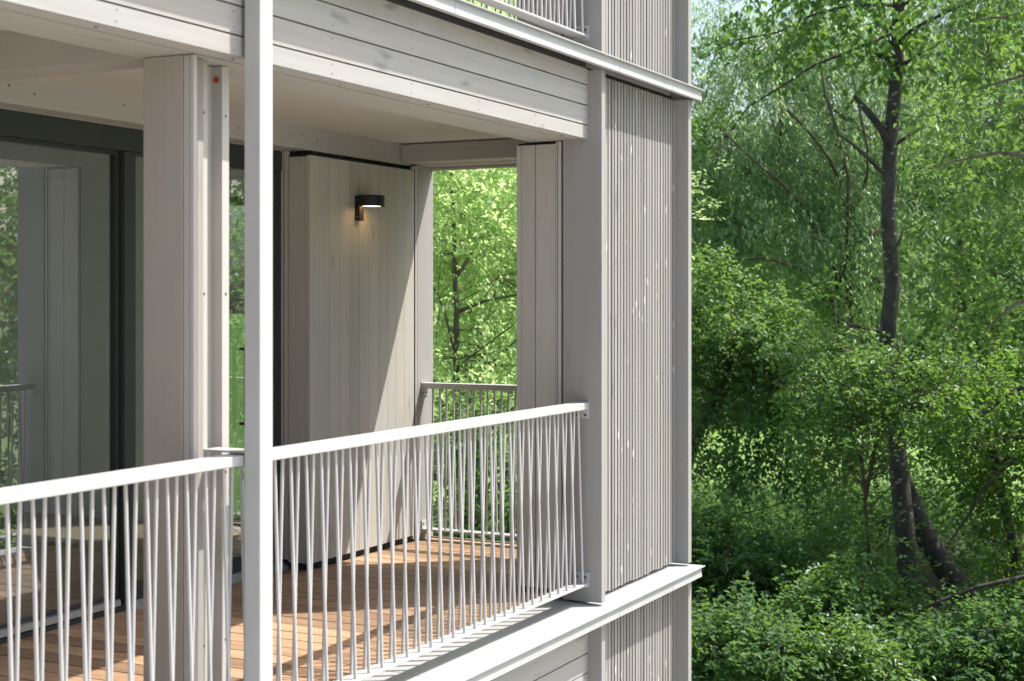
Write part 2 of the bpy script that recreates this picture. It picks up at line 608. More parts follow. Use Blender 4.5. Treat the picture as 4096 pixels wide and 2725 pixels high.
def soffit(z):
    # front beam: two members with an open groove between
    mb = MB()
    mb.box(XL, XF0 - .002, .117, .189, z + 2.563, z + 2.93)
    mb.box(XL, 7.60, .201, .44, z + 2.56, z + 2.93)
    mb.box(XL, XF0 - .002, .1895, .2005, z + 2.60, z + 2.9, 1)
    x = 7.35
    while x > 1:
        mb.disc((x, .15, z + 2.562), (0, 0, 1), .0065, .0012, 8, 2)
        x -= .72
    part(mb, 'front_beam', [M['beam_x'], M['darker'], M['screw']])
    mb = MB()
    mb.box(4.30, 4.50, .442, 1.903, z + 2.562, z + 2.80)
    part(mb, 'cross_beam', M['beam_y'])
    mb = MB()
    mb.box(XL, 8.74, 1.905, 2.06, z + 2.578, z + 2.80)
    x = 8.4
    k = 0
    while x > 4:
        mb.disc((x, 1.9045, z + 2.64 + .02 * (k % 2)), (0, 1, 0), .006, .001, 8, 1)
        x -= (.16, .62)[k % 2]
        k += 1
    part(mb, 'back_beam', [M['beam_x'], M['screw']])
    mb = MB()
    mb.box(8.62, 8.75, .445, 1.903, z + 2.592, z + 2.709)
    mb.box(8.752, 8.80, .52, 1.87, z + 2.592, z + 2.75)
    mb.box(8.804, 8.85, .52, 1.87, z + 2.588, z + 2.75)
    mb.box(8.854, 8.93, .52, 1.87, z + 2.584, z + 2.90)
    mb.box(8.934, 8.955, .52, 1.87, z + 2.567, z + 2.90)
    mb.box(8.959, 8.99, .52, 1.87, z + 2.562, z + 2.93)
    part(mb, 'end_beam', M['beam_y'])
    mb = MB()
    for i, (a, bb) in enumerate(((XL, 2.7), (2.704, 4.9), (4.904, 7.1), (7.104, 8.75))):
        mb.box(a, bb, .441, 1.904, z + 2.716, z + 2.74)
    part(mb, 'ceiling', M['ceiling'])
    mb = MB()
    mb.box(XL, 8.93, .12, 6.1, z + 2.81, z + 2.985)
    part(mb, 'floor_slab', M['concrete'])


def tracks(z, back=True):
    """slim vertical guide rails of the shutters"""
    mb = MB()
    mb.box(7.556, 7.575, .246, .258, z + .06, z + 2.555)
    mb.box(7.552, 7.575, .2585, .262, z + .06, z + 2.555)
    mb.box(7.558, 7.575, .2685, .2785, z + .06, z + 2.555)
    mb.box(7.576, 7.598, .236, .28, z + .05, z + 2.555, 1)
    part(mb, 'guide_rail', [M['track'], M['darker']])
    if not back:
        return
    mb = MB()
    mb.box(7.500, 7.52, 2.066, 2.09, z + .12, z + 2.575)
    mb.box(7.500, 7.52, 2.033, 2.053, z + .12, z + 2.575)
    mb.box(7.497, 7.52, 2.0535, 2.0565, z + .12, z + 2.575)
    mb.box(7.521, 7.545, 2.03, 2.09, z + .05, z + 2.575, 1)
    mb.box(7.490, 7.52, 2.033, 2.09, z + .112, z + .1195)
    part(mb, 'guide_rail', [M['track'], M['darker']])
    mb = MB()
    mb.box(8.728, 8.738, 1.879, 1.90, z + .07, z + 2.57)
    mb.box(8.742, 8.752, 1.884, 1.90, z + .06, z + 2.57, 1)
    mb.box(8.757, 8.774, 1.877, 1.90, z + .06, z + 2.58)
    part(mb, 'guide_rail', [M['track'], M['darker']])


def column_group(z):
    mb = MB()
    mb.box(4.29, 4.412, .236, .415, z + .02, z + 2.558)
    part(mb, 'column', M['column'], bevel=.003)
    mb = MB()
    mb.box(4.294, 4.314, .210, .232, z + .06, z + 2.555)
    mb.box(4.291, 4.314, .2065, .2098, z + .06, z + 2.555)
    mb.box(4.294, 4.314, .188, .203, z + .06, z + 2.555)
    mb.box(4.315, 4.318, .19, .235, z + .06, z + 2.555, 1)
    part(mb, 'guide_rail', [M['track'], M['darker']])
    mb = MB()
    mb.box(4.426, 4.470, .265, .335, z + .02, z + 2.556)
    mb.box(4.558, 4.600, .265, .335, z + .02, z + 2.556)
    mb.box(4.470, 4.558, .310, .335, z + .02, z + 2.556)
    for zz in (.40, 1.03, 1.70, 2.37):
        mb.disc((4.450, .2645, z + zz), (0, 1, 0), .0055, .001, 8, 1)
        mb.disc((4.580, .2645, z + zz), (0, 1, 0), .0055, .001, 8, 1)
    ch = part(mb, 'channel_post', [M['track'], M['screw']])
    mb = MB()
    mb.disc((4.5575, .290, z + 2.505), (1, 0, 0), .0125, .004, 16)
    part(mb, 'plug', M['orange'], ch)


def door_front(z):
    """sliding glass front at the back of the loggia"""
    d = MB()
    d.box(XL, 7.62, 2.075, 2.20, z + 2.455, z + 2.576)
    d.box(XL, 7.62, 2.10, 2.20, z + .03, z + .075)
    d.box(7.53, 7.62, 2.10, 2.20, z + .075, z + 2.455)
    fr = part(d, 'window_frame', M['dark'])
    mb = MB()
    for k in range(4):
        mb.box(6.155, 7.53, 2.079 - k * .012, 2.088 - k * .012, z + .052, z + .094 - k * .008)
    part(mb, 'sill_rail', M['alu'], fr)
    # left leaves on the inner track
    for (a, b, st) in ((3.5, 6.15, 6.085), (XL, 3.497, 3.44)):
        mb = MB()
        mb.box(st, b, 2.118, 2.165, z + .078, z + 2.454)
        mb.box(a, st, 2.122, 2.165, z + .078, z + .135)
        mb.box(a, st, 2.122, 2.165, z + 2.435, z + 2.454)
        lf = part(mb, 'sliding_door', M['dark'])
        mb = MB()
        mb.box(a, st - .001, 2.135, 2.143, z + .134, z + 2.436)
        part(mb, 'pane', M['glass'], lf)
        mb = MB()
        mb.box(a, st - .002, 2.088, 2.1205, z + .085, z + .118)
        part(mb, 'sill_rail', M['alu'], lf)
    # right leaf, on the outer track
    mb = MB()
    mb.box(6.105, 6.19, 2.082, 2.114, z + .097, z + 2.452)
    mb.box(7.43, 7.512, 2.082, 2.114, z + .097, z + 2.452)
    mb.box(6.19, 7.43, 2.084, 2.114, z + .097, z + .19)
    mb.box(6.19, 7.43, 2.084, 2.114, z + 2.437, z + 2.452)
    rl = part(mb, 'sliding_door', M['dark'])
    mb = MB()
    mb.box(6.189, 7.431, 2.096, 2.104, z + .189, z + 2.438)
    part(mb, 'pane', M['glass'], rl)
    mb = MB()
    mb.box(7.10, 7.118, 2.048, 2.06, z + .93, z + 1.42)
    mb.box(7.103, 7.115, 2.06, 2.095, z + .95, z + .965)
    mb.box(7.103, 7.115, 2.06, 2.095, z + 1.385, z + 1.40)
    part(mb, 'door_handle', M['lamp'], rl)


def room(z):
    mb = MB()
    mb.box(XL, .9, 6.0, 6.15, z + .02, z + 2.80)
    mb.box(7.6, 8.85, 6.0, 6.15, z + .02, z + 2.80)
    mb.box(.9, 7.6, 6.0, 6.15, z + .02, z + .12)  # unseen back wall left wide open so sky light brightens the room
    mb.box(.9, 7.6, 6.0, 6.15, z + 2.45, z + 2.80)
    mb.box(XL - .1, XL, .32, 6.15, z + .02, z + 2.80)  # unseen end wall, added to keep side light out of the loggia
    mb.box(7.625, 8.75, 2.10, 2.26, z + .02, z + 2.80)
    mb.box(8.70, 8.858, 2.262, 2.7, z + .02, z + 2.80)
    mb.box(8.70, 8.858, 3.95, 6.0, z + .02, z + 2.80)
    mb.box(8.70, 8.858, 2.7, 3.95, z + 2.42, z + 2.80)
    mb.box(XL, 7.62, 2.065, 2.2, z + 2.579, z + 2.80)
    part(mb, 'inner_wall', M['plaster'])
    mb = MB()
    mb.box(XL, 8.70, 2.205, 6.0, z + .0, z + .04)
    part(mb, 'room_floor', M['parquet'])
    mb = MB()
    for (a, b, c, d) in ((2.7, 2.76, .04, 2.42), (3.89, 3.95, .04, 2.42), (2.76, 3.89, .04, .1), (2.76, 3.89, 2.36, 2.42)):
        mb.box(8.80, 8.87, a, b, z + c, z + d)
    ew = part(mb, 'end_window', M['dark'])
    mb = MB()
    mb.box(8.83, 8.838, 2.759, 3.891, z + .099, z + 2.361)
    part(mb, 'pane', M['clear_glass'], ew)
    mb = MB()
    mb.box(XL, 8.70, 2.205, 6.0, z + 2.6, z + 2.64)
    part(mb, 'room_ceiling', M['plaster'])


def shutter(z, which):
    if which == 'back':
        lab = 'wide pale timber-boarded sliding shutter at the back of the loggia, carrying the black wall lamp'
        r = empty('sliding_shutter', (8.1, 1.95, z + .09), lab, 'shutter')
        mb = MB()
        js = [7.500, 7.599, 7.713, 7.826, 7.942, 8.055, 8.165, 8.278, 8.388, 8.499, 8.607, 8.724]
        for a, bb in zip(js[:-1], js[1:]):
            mb.box(a + (.0011 if a > 7.51 else 0), bb - .0011, 1.875, 1.893, z + .096, z + 2.544)
        for zz in (.26, 1.487, 2.15, 2.50):
            for a, bb in zip(js[:-1], js[1:]):
                for f in (.24, .76):
                    mb.disc((a + (bb - a) * f, 1.8746, z + zz + random.uniform(-.003, .003)), (0, 1, 0), .0032, .0007, 6, 1)
        mb.build('board_front', [M['panel'], M['screw']], r)
        mb = MB()
        mb.box(7.5005, 7.52, 1.894, 1.905, z + .098, z + 2.54)
        mb.box(7.500, 7.52, 1.907, 2.028, z + .096, z + 2.538)
        for zz in (.26, 1.487, 2.15, 2.50):
            for yy in (1.93, 2.005):
                mb.disc((7.4996, yy, z + zz), (1, 0, 0), .0032, .0007, 6, 1)
        mb.build('board_edge', [M['panel'], M['screw']], r)
        mb = MB()
        mb.box(7.525, 8.72, 1.896, 2.025, z + .06, z + 2.56)
        mb.box(7.56, 7.62, 1.90, 2.02, z + 2.56, z + 2.574)
        mb.box(8.0, 8.06, 1.90, 2.02, z + 2.56, z + 2.574)
        mb.build('core_frame', M['darker'], r)
    else:
        lab = ('narrow timber-boarded shutter folded against the corner fin beside the end opening' if which == 'pier'
               else 'boarded shutter on the floor above, glimpsed behind the upper railing')
        r = empty('sliding_shutter', (7.58, .4, z + .07), lab, 'shutter')
        mb = MB()
        for a, bb in ((.2815, .402), (.407, .492), (.4945, .521)):
            mb.box(7.560, 7.578, a, bb, z + .074, z + 2.542)
        for zz in (.25, 1.465, 2.13, 2.498):
            for yy in (.30, .378, .428, .474):
                mb.disc((7.5596, yy, z + zz), (1, 0, 0), .0034, .0007, 6, 1)
        mb.build('board_front', [M['panel'], M['screw']], r)
        mb = MB()
        mb.box(7.579, 7.597, .2815, .519, z + .052, z + 2.555)
        mb.build('core_frame', M['darker'], r)
    return r


# storeys: the one in view, the one above and the one below
for z in (0.0, 3.0):
    ledge(z)
for z in (-3.0, 0.0, 3.0):
    fascia(z, XL, 4.433)
    fascia(z, 4.444, XF0 - .002)
    cladding(z)
    end_cladding(z)
    fins(z)
    corner_block(z)
for z in (-3.0, 0.0):
    vent(z, XL, XF0 - .02)
for z in (0.0, 3.0):
    deck(z)
    tracks(z, z == 0.0)
soffit(0.0)
column_group(0.0)
door_front(0.0)
room(0.0)
mb = MB()
mb.box(XL, 7.6, .12, 6.1, -3.2, -.06)
mb.box(7.6, 8.85, .505, 6.1, -3.2, -.06)
part(mb, 'lower_wall', M['concrete'])
mb = MB()
mb.box(XL, 8.93, .12, 6.1, 5.6, 5.9)  # slab out of view, added to shade the upper storey
part(mb, 'roof_shade_slab', M['concrete'])
mb = MB()
mb.box(XL, 7.55, 2.10, 2.2, 3.03, 5.6)
mb.box(7.56, 8.86, 1.96, 2.2, 3.03, 5.6)
part(mb, 'upper_wall', M['beam_x'])

shutter(0.0, 'back')
shutter(0.0, 'pier')
shutter(3.0, 'upper')

# ------------------------------------------------------------------ railings
def front_railing(z, label, xmin, n_max):
    r = empty('balcony_railing', (6.0, .117, z + .11), label, 'railing', 'white rod railings of the loggias')
    mb = MB()
    mb.box(xmin, 7.549, .075, .158, z + 1.077, z + 1.115)
    mb.build('handrail', M['white'], r, bevel=.004)
    mb = MB()
    mb.box(xmin, 7.549, .075, .158, z + .114, z + .127)
    mb.build('bottom_bar', M['white'], r, bevel=.003)
    for za, zb, zs in ((1.028, 1.118, 1.046), (.10, .182, .158)):
        mb = MB()
        mb.box(7.5455, 7.5535, .0735, .1595, z + za, z + zb)
        if za < .5:
            mb.prism([(7.535, z + .128), (7.5455, z + .128), (7.5455, z + .142)], 'y', .076, .157)
        for yy in (.094, .142):
            mb.disc((7.5445, yy, z + zs), (1, 0, 0), .0075, .0022, 12, 1)
            mb.disc((7.542, yy, z + zs), (1, 0, 0), .003, .0012, 6, 1)
        mb.build('fixing_plate', [M['white'], M['screw']], r)
    rods = []
    x = 7.499
    for i in range(n_max):
        if x < xmin + .02:
            break
        yb = .092 if i % 2 == 0 else .146
        mb = MB()
        mb.tube([(x + .006, yb, z + .1275), (x, .117, z + 1.0765)], .0070, 10, cap=False)
        mb.build('rod', M['white'], r, smooth=True)
        x -= .0521
    if z > 1:
        mb = MB()
        for yy in (.092, .146):
            mb.disc((7.515, yy, z + .108), (0, 0, 1), .004, .006, 8)
            mb.disc((7.515, yy, z + .1125), (0, 0, 1), .009, .0012, 10, 1)
        mb.build('bolt', [M['white'], M['screw']], r)
    return r


def end_railing(z, label):
    r = empty('balcony_railing', (8.87, 1.2, z + .11), label, 'railing', 'white rod railings of the loggias')
    mb = MB()
    mb.box(8.829, 8.912, .54, 1.868, z + 1.077, z + 1.115)
    mb.build('handrail', M['white'], r, bevel=.004)
    mb = MB()
    mb.box(8.829, 8.912, .54, 1.868, z + .114, z + .127)
    mb.build('bottom_bar', M['white'], r, bevel=.003)
    for za, zb, zs in ((1.028, 1.118, 1.046), (.10, .182, .158)):
        mb = MB()
        mb.box(8.8275, 8.9135, 1.8665, 1.8745, z + za, z + zb)
        for xx in (8.846, 8.895):
            mb.disc((xx, 1.8655, z + zs), (0, 1, 0), .0075, .0022, 12, 1)
        mb.build('fixing_plate', [M['white'], M['screw']], r)
    y = 1.806
    i = 0
    while y > .56:
        xb = 8.846 if i % 2 == 0 else 8.896
        mb = MB()
        mb.tube([(xb, y - .004, z + .1275), (8.8705, y, z + 1.0765)], .0070, 10, cap=False)
        mb.build('rod', M['white'], r, smooth=True)
        y -= .0521
        i += 1
    return r


front_railing(0.0, 'long white railing of slanting rods passing behind the white post', 2.3, 100)
front_railing(3.0, 'white front railing of upper floor, cut off by the top edge of the photo', 5.0, 100)
end_railing(0.0, 'short white railing across the end opening of the middle loggia')
end_railing(3.0, 'end railing of the floor above, only its rods glimpsed under the upper front railing')

post = empty('steel_post', (4.473, .035, GROUND), 'tall white square steel post running past all floors in front of the railing', 'post')
mb = MB()
mb.box(4.433, 4.513, 0.0, .070, GROUND, 6.2)
mb.build('shaft', M['white'], post, bevel=.004)
mb = MB()
mb.box(4.440, 4.53, .0705, .264, 1.121, 1.128)
mb.box(4.440, 4.53, .0705, .0745, 1.128, 1.15)
mb.build('tie_plate', M['white'], post)

cap = empty('floor_cap', (5.22, .47, .05), 'small round white cap lying on the deck just behind the front railing', 'cap')
mb = MB()
mb.disc((5.22, .47, .0535), (0, 0, 1), .022, .003, 20)
mb.build('rim', M['white'], cap)
mb = MB()
mb.disc((5.22, .47, .0575), (0, 0, 1), .012, .001, 16)
mb.build('centre', M['track'], cap)

# ------------------------------------------------------------------ wall lamp
lamp = empty('wall_lamp', (8.036, 1.875, 2.17), 'black disc-shaped wall lamp, switched on, fixed to the boarded shutter', 'lamp')
mb = MB()
mb.box(7.997, 8.046, 1.838, 1.8735, 2.174, 2.330)
for zz in (2.20, 2.305):
    mb.disc((7.9965, 1.856, zz), (1, 0, 0), .0035, .001, 8, 1)
mb.build('bracket', [M['lamp'], M['alu']], lamp, bevel=.002)
mb = MB()
n = 48
c = np.array((8.036, 1.776))
R = .083
prof = [(R - .012, 2.262), (R, 2.262), (R, 2.328), (R - .004, 2.332), (0.0, 2.332)]
vs, fs = [], []
for k in range(n):
    a = 2 * pi * k / n
    for rr, zz in prof[:-1]:
        vs.append((c[0] + rr * cos(a), c[1] + rr * sin(a), zz))
q = len(prof) - 1
for k in range(n):
    for j in range(q - 1):
        fs.append((k * q + j, ((k + 1) % n) * q + j, ((k + 1) % n) * q + j + 1, k * q + j + 1))
fs.append(tuple(k * q + q - 1 for k in range(n)))
mb.add(vs, fs)
mb.build('lamp_head', M['lamp'], lamp)
mb = MB()
vs = [(c[0] + (R - .0125) * cos(2 * pi * k / n), c[1] + (R - .0125) * sin(2 * pi * k / n), 2.266) for k in range(n)]
mb.add(vs, [tuple(range(n))[::-1]])
mb.build('diffuser', M['glow'], lamp)

# ------------------------------------------------------------------ vegetation
def leaves(P, D, U, size, aspect, fold=0.25):
    """leaf meshes: P base points, D directions, U up-ish normals, size lengths; returns verts, quads"""
    n = len(P)
    D = D / (np.linalg.norm(D, axis=1, keepdims=True) + 1e-9)
    Sd = np.cross(D, U)
    Sd /= (np.linalg.norm(Sd, axis=1, keepdims=True) + 1e-9)
    Up = np.cross(Sd, D)
    s = size[:, None]
    w = s * aspect
    V = np.empty((n, 6, 3))
    V[:, 0] = P
    V[:, 1] = P + D * s * .30 + Sd * w * .5 + Up * w * fold
    V[:, 2] = P + D * s * .68 + Sd * w * .40 + Up * w * fold * .7 - Up * s * .04
    V[:, 3] = P + D * s - Up * s * .14
    V[:, 4] = P + D * s * .68 - Sd * w * .40 + Up * w * fold * .7 - Up * s * .04
    V[:, 5] = P + D * s * .30 - Sd * w * .5 + Up * w * fold
    b = (np.arange(n) * 6)[:, None]
    F = np.empty((n, 2, 4), np.int32)
    F[:, 0] = b + np.array((0, 1, 2, 3))
    F[:, 1] = b + np.array((0, 3, 4, 5))
    return V.reshape(-1, 3), F.reshape(-1, 4)


def fastmesh(name, V, F, mat, parent=None):
    me = bpy.data.meshes.new(name)
    me.vertices.add(len(V))
    me.vertices.foreach_set('co', np.ascontiguousarray(V, np.float32).ravel())
    me.loops.add(F.size)
    me.loops.foreach_set('vertex_index', np.ascontiguousarray(F, np.int32).ravel())
    me.polygons.add(len(F))
    me.polygons.foreach_set('loop_start', np.arange(0, F.size, 4, dtype=np.int32))
    me.polygons.foreach_set('loop_total', np.full(len(F), 4, np.int32))
    me.materials.append(mat)
    me.update(calc_edges=True)
    o = bpy.data.objects.new(name, me)
    COL.objects.link(o)
    if parent:
        o.parent = parent
        o.matrix_parent_inverse = parent.matrix_basis.inverted()
    return o


def sample(blobs, n, shell=0.5):
    """cluster centres inside a set of ellipsoids, thinned into uneven clumps"""
    vol = np.array([b[1][0] * b[1][1] * b[1][2] for b in blobs])
    cnt = np.maximum(1, (n * vol / vol.sum()).astype(int))
    out = []
    for (c, r), k in zip(blobs, cnt):
        d = rng.normal(size=(k, 3))
        d /= np.linalg.norm(d, axis=1, keepdims=True)
        rad = (rng.random(k) ** (1 / 3.0))
        rad = np.where(rng.random(k) < shell, .75 + .3 * rng.random(k), rad)[:, None]
        bump = 1 + .22 * np.sin(3.1 * d[:, :1] * 2 + c[0]) * np.cos(2.7 * d[:, 2:] * 2 + c[1])
        out.append(np.array(c) + d * rad * bump * np.array(r))
    return np.concatenate(out)


def crown(centres, per, size, aspect, spread, droop=0.3, mode='spray', core=None, flat=0.5):
    """leaves around every cluster centre on short twigs"""
    k = len(centres)
    core = centres.mean(0) if core is None else np.array(core)
    outw = centres - core
    outw /= (np.linalg.norm(outw, axis=1, keepdims=True) + 1e-6)
    n = k * per
    ci = np.repeat(np.arange(k), per)
    tdir = outw * .7 + rng.normal(size=(k, 3)) * .6
    tdir[:, 2] -= droop
    tdir /= (np.linalg.norm(tdir, axis=1, keepdims=True) + 1e-6)
    # leaves set alternately along a few twigs of every cluster
    tw = 4
    sub = rng.integers(0, tw, n)
    jit = rng.normal(size=(k, tw, 3)) * .6
    org = rng.normal(size=(k, tw, 3)) * spread * .3
    td = tdir[ci] + jit[ci, sub]
    td /= (np.linalg.norm(td, axis=1, keepdims=True) + 1e-6)
    t = rng.random(n)[:, None]
    if mode == 'weep':
        td[:, 2] -= 1.5
        td /= np.linalg.norm(td, axis=1, keepdims=True)
    P = centres[ci] + org[ci, sub] + td * (t - .35) * spread * 1.7 + rng.normal(size=(n, 3)) * spread * .05
    P[:, 2] -= (t[:, 0] ** 2) * spread * droop * .6
    up = np.zeros((n, 3))
    up[:, 2] = 1
    Sd = np.cross(td, up)
    Sd /= (np.linalg.norm(Sd, axis=1, keepdims=True) + 1e-6)
    sgn = np.where(rng.random(n) < .5, -1.0, 1.0)[:, None]
    D = td * .6 + Sd * sgn * .75 + rng.normal(size=(n, 3)) * .3
    D[:, 2] -= droop * .7
    U = rng.normal(size=(n, 3)) * flat * .8
    U[:, 2] += 1.0
    s = size * (.6 + .7 * rng.random(n))
    return leaves(P, D, U, s, aspect), tdir


def woody(mb, skel, centres, limbs, rl=.045, tw=.006, every=3, sag=0.15):
    """limbs from the stem to some clusters, and twigs from the limbs to others"""
    pts, rad = skel
    pts = [np.array(p) for p in pts]
    P = np.array(pts)
    dense, dr = [], []
    for i in range(len(P) - 1):
        for t in np.linspace(0, 1, 8, endpoint=False):
            dense.append(P[i] * (1 - t) + P[i + 1] * t)
            dr.append(rad[i] * (1 - t) + rad[i + 1] * t)
    dense, dr = np.array(dense), np.array(dr)
    idx = rng.permutation(len(centres))
    nodes = [dense[len(dense) // 3:]]
    for j in idx[:limbs]:
        e = centres[j]
        hd = np.hypot(*(dense[:, :2] - e[:2]).T)
        cost = np.abs(dense[:, 2] - (e[2] - .55 * hd)) + .2 * hd
        i = int(np.argmin(cost))
        a = dense[i]
        ln = np.linalg.norm(e - a)
        m1 = a + (e - a) * .35 + np.array((0, 0, .16)) * ln + rng.normal(size=3) * .13 * ln
        m2 = a + (e - a) * .7 + rng.normal(size=3) * .16 * ln
        ts = np.linspace(0, 1, 9)[:, None]
        cv = (1 - ts) ** 3 * a + 3 * (1 - ts) ** 2 * ts * m1 + 3 * (1 - ts) * ts ** 2 * m2 + ts ** 3 * e
        r0 = min(rl * (.55 + .6 * rng.random()), dr[i] * .6)
        cv[1:-1] += rng.normal(size=(7, 3)) * .018 * ln
        mb.tube(cv, list(np.linspace(r0 ** .5, (tw * .8) ** .5, 9) ** 2), 6, cap=False)
        nodes.append(cv[2:])
    nodes = np.concatenate(nodes)
    for j in idx[limbs::every]:
        e = centres[j]
        d = np.linalg.norm(nodes - e, axis=1)
        i = int(np.argmin(d))
        if d[i] > 2.2:
            continue
        a = nodes[i]
        mid = (a + e) / 2 + rng.normal(size=3) * .08 + np.array((0, 0, sag * d[i] * .3))
        mb.tube([a, mid, e], [tw * 1.5, tw, tw * .4], 4, cap=False)


def plant(name, label, cat, base, stems, blobs, n, per, size, aspect, spread, leaf, bark,
          droop=.3, mode='spray', limbs=14, rl=.05, shell=.5, group=None, tw=.006, extra=None, flat=.5, every=3,
          trunkname='trunk'):
    base = np.array(base)
    r = empty(name, tuple(base), label, cat, group)
    cs = sample(blobs, n, shell)
    cs = cs[cs[:, 2] > GROUND + .05]
    # uneven clumps: drop clusters where a slow wave is low
    w = np.sin(cs[:, 0] * 2.3 + base[0]) + np.sin(cs[:, 1] * 2.9 + 1.3) + np.sin(cs[:, 2] * 2.6 + .4)
    cs = cs[w > -1.35 + .5 * rng.random(len(cs))]
    (V, F), _ = crown(cs, per, size, aspect, spread, droop, mode, flat=flat)
    fastmesh('crown' if trunkname == 'trunk' else 'foliage', V, F, leaf, r)
    mb = MB()
    for pts, rad in stems:
        mb.tube(pts, rad, 12)
    woody(mb, stems[0], cs, limbs, rl, tw, every)
    if extra:
        for pts, rad in extra:
            mb.tube(pts, rad, 8)
    mb.build(trunkname, bark, r, smooth=True)
    return r


def px(pts, d):
    return [at(u, v, d + (e[0] if e else 0)) for u, v, *e in pts]


def bl(u, v, d, rx, rz=None, ry=None):
    return (at(u, v, d), (rx, ry or rx, rz or rx))


def gz(u, d):
    p = at(u, 1198, d)
    p[2] = GROUND
    return p


# cherry with the dark trunk
t = px([(3655, 2520), (3640, 2350), (3622, 2155), (3603, 1960), (3580, 1700), (3550, 1450), (3552, 1300), (3570, 1137),
        (3553, 888), (3556, 651), (3567, 503), (3587, 296), (3592, 100), (3600, -150), (3620, -500), (3650, -1000)], 23)
tr_ = [.19, .17, .157, .147, .134, .126, .122, .12, .114, .11, .108, .10, .095, .085, .07, .035]
ex = [(px([(3560, 590), (3525, 515), (3470, 445), (3415, 385)], 22.95), [.06, .062, .055, .03]),
      (px([(3588, 575), (3640, 540), (3700, 500)], 22.95), [.03, .024, .01]),
      (px([(3530, 690), (3470, 630), (3400, 570), (3345, 530)], 22.9), [.035, .03, .022, .012]),
      (px([(3575, 245), (3530, 225), (3480, 214)], 22.9), [.05, .04, .03]),
      (px([(3620, 255), (3680, 215), (3715, 200)], 22.9), [.03, .025, .015]),
      (px([(3600, 150), (3700, 90), (3850, 20), (3990, -40)], 22.6), [.035, .028, .022, .014]),
      (px([(3575, 130), (3400, 205), (3260, 260), (3120, 350), (2990, 430), (2930, 510)], 22.4), [.032, .024, .02, .016, .012, .006]),
      (px([(3570, 20), (3400, 20), (3250, 60), (3110, 130), (2950, 160), (2800, 240)], 22.2), [.032, .026, .02, .016, .012, .006]),
      (px([(3570, 1010), (3600, 960), (3620, 900)], 22.9), [.025, .02, .01]),
      (px([(3530, 1330), (3400, 1300), (3340, 1250)], 23.2), [.03, .02, .01])]
plant('cherry_tree', 'tall cherry tree with straight dark trunk and broken branch stub, right of the building', 'tree',
      at(3655, 2520, 23), [(t, tr_)],
      [bl(3600, -420, 23, 3.2, 2.2), bl(3230, 60, 22.3, 1.25, .65), bl(2960, 240, 22.2, .75, .55), bl(2880, 560, 22.4, .55, .5),
       bl(3430, 150, 22.2, 1.0, .55), bl(3880, 130, 22.3, 1.15, .7), bl(3120, 330, 22.3, .6, .4), bl(3700, 340, 22.4, .45, .5),
       bl(2800, 420, 22.6, .45, .6), bl(3330, -100, 22, 1.3, .7), bl(3700, 560, 22.5, .3, .3)],
      620, 24, .115, .62, .34, L['cherry'], M['bark_dark'], droop=.65, limbs=9, rl=.03, extra=ex, flat=.6)

# leaning stem that crosses behind it
t = px([(4030, 2640), (3973, 2534), (3885, 2392), (3796, 2303), (3707, 2155), (3645, 2010), (3600, 1880), (3540, 1700), (3420, 1500)], 24.2)
plant('leaning_tree', 'dark leaning tree trunk crossing behind the cherry trunk near the ground', 'tree', at(4030, 2640, 24.2),
      [(t, [.23, .22, .205, .19, .17, .15, .13, .10, .04])],
      [bl(3430, 1560, 24.5, .8, .6), bl(3620, 1760, 24.6, .9, .6), bl(3300, 1650, 25, .7, .6)],
      150, 24, .085, .6, .3, L['maple'], M['bark_dark'], limbs=8, rl=.05, droop=.4)

# willows behind
t = px([(3430, 2000), (3400, 1600), (3365, 1250), (3400, 900), (3390, 680), (3330, 520), (3290, 300)], 36)
ex = [(px([(3365, 1250, 2.6), (3385, 1000, .9), (3395, 720), (3352, 533), (3304, 385), (3286, 284), (3270, 120)], 33.4), [.06, .05, .042, .038, .032, .026, .014]),
      (px([(3390, 800, 2.2), (3320, 640), (3250, 545), (3150, 438), (3091, 350), (3030, 200)], 33.5), [.05, .042, .038, .032, .026, .012]),
      (px([(3370, 1150, 2.4), (3230, 840, .4), (3115, 722), (3020, 646), (2919, 551), (2850, 480)], 33.6), [.05, .04, .034, .028, .022, .012]),
      (px([(3385, 950, 2.4), (3470, 700), (3470, 592), (3434, 415), (3410, 308), (3400, 150)], 33.5), [.042, .036, .03, .025, .02, .012]),
      (px([(3365, 1200, 2.4), (3220, 1080, .3), (3060, 1030), (2940, 1040), (2800, 1000)], 33.4), [.06, .045, .035, .025, .012])]
plant('willow_tree', 'large pale willow with fanning yellowish limbs, filling the view beside the building corner', 'tree', at(3430, 2000, 36),
      [(t, [.32, .28, .25, .2, .15, .1, .05])],
      [bl(3000, 560, 36, 2.5, 2.4), bl(3380, 480, 36, 2.6, 2.8), bl(3120, 1000, 35.5, 2.3, 1.7), bl(3440, 1020, 35, 1.9, 1.8),
       bl(2820, 950, 36, 1.5, 2.2), bl(2960, 230, 36.5, 1.1, .7), bl(3300, 120, 36, 1.8, 1.2), bl(2850, 600, 35, 1.0, 1.8), bl(2860, 60, 36, 1.3, .8)],
      2500, 44, .13, .25, .55, L['willow'], M['bark_willow'], droop=.7, mode='weep', limbs=26, rl=.07, extra=ex, flat=1.0, tw=.01)
t = px([(3960, 1980), (3950, 1500), (3900, 1100), (3930, 800), (3980, 500), (4020, 200)], 38)
ex = [(px([(3850, 1250), (3830, 1000), (3890, 800), (3990, 650)], 37), [.12, .09, .06, .03]),
      (px([(3660, 840), (3680, 760), (3720, 690)], 36), [.08, .06, .03])]
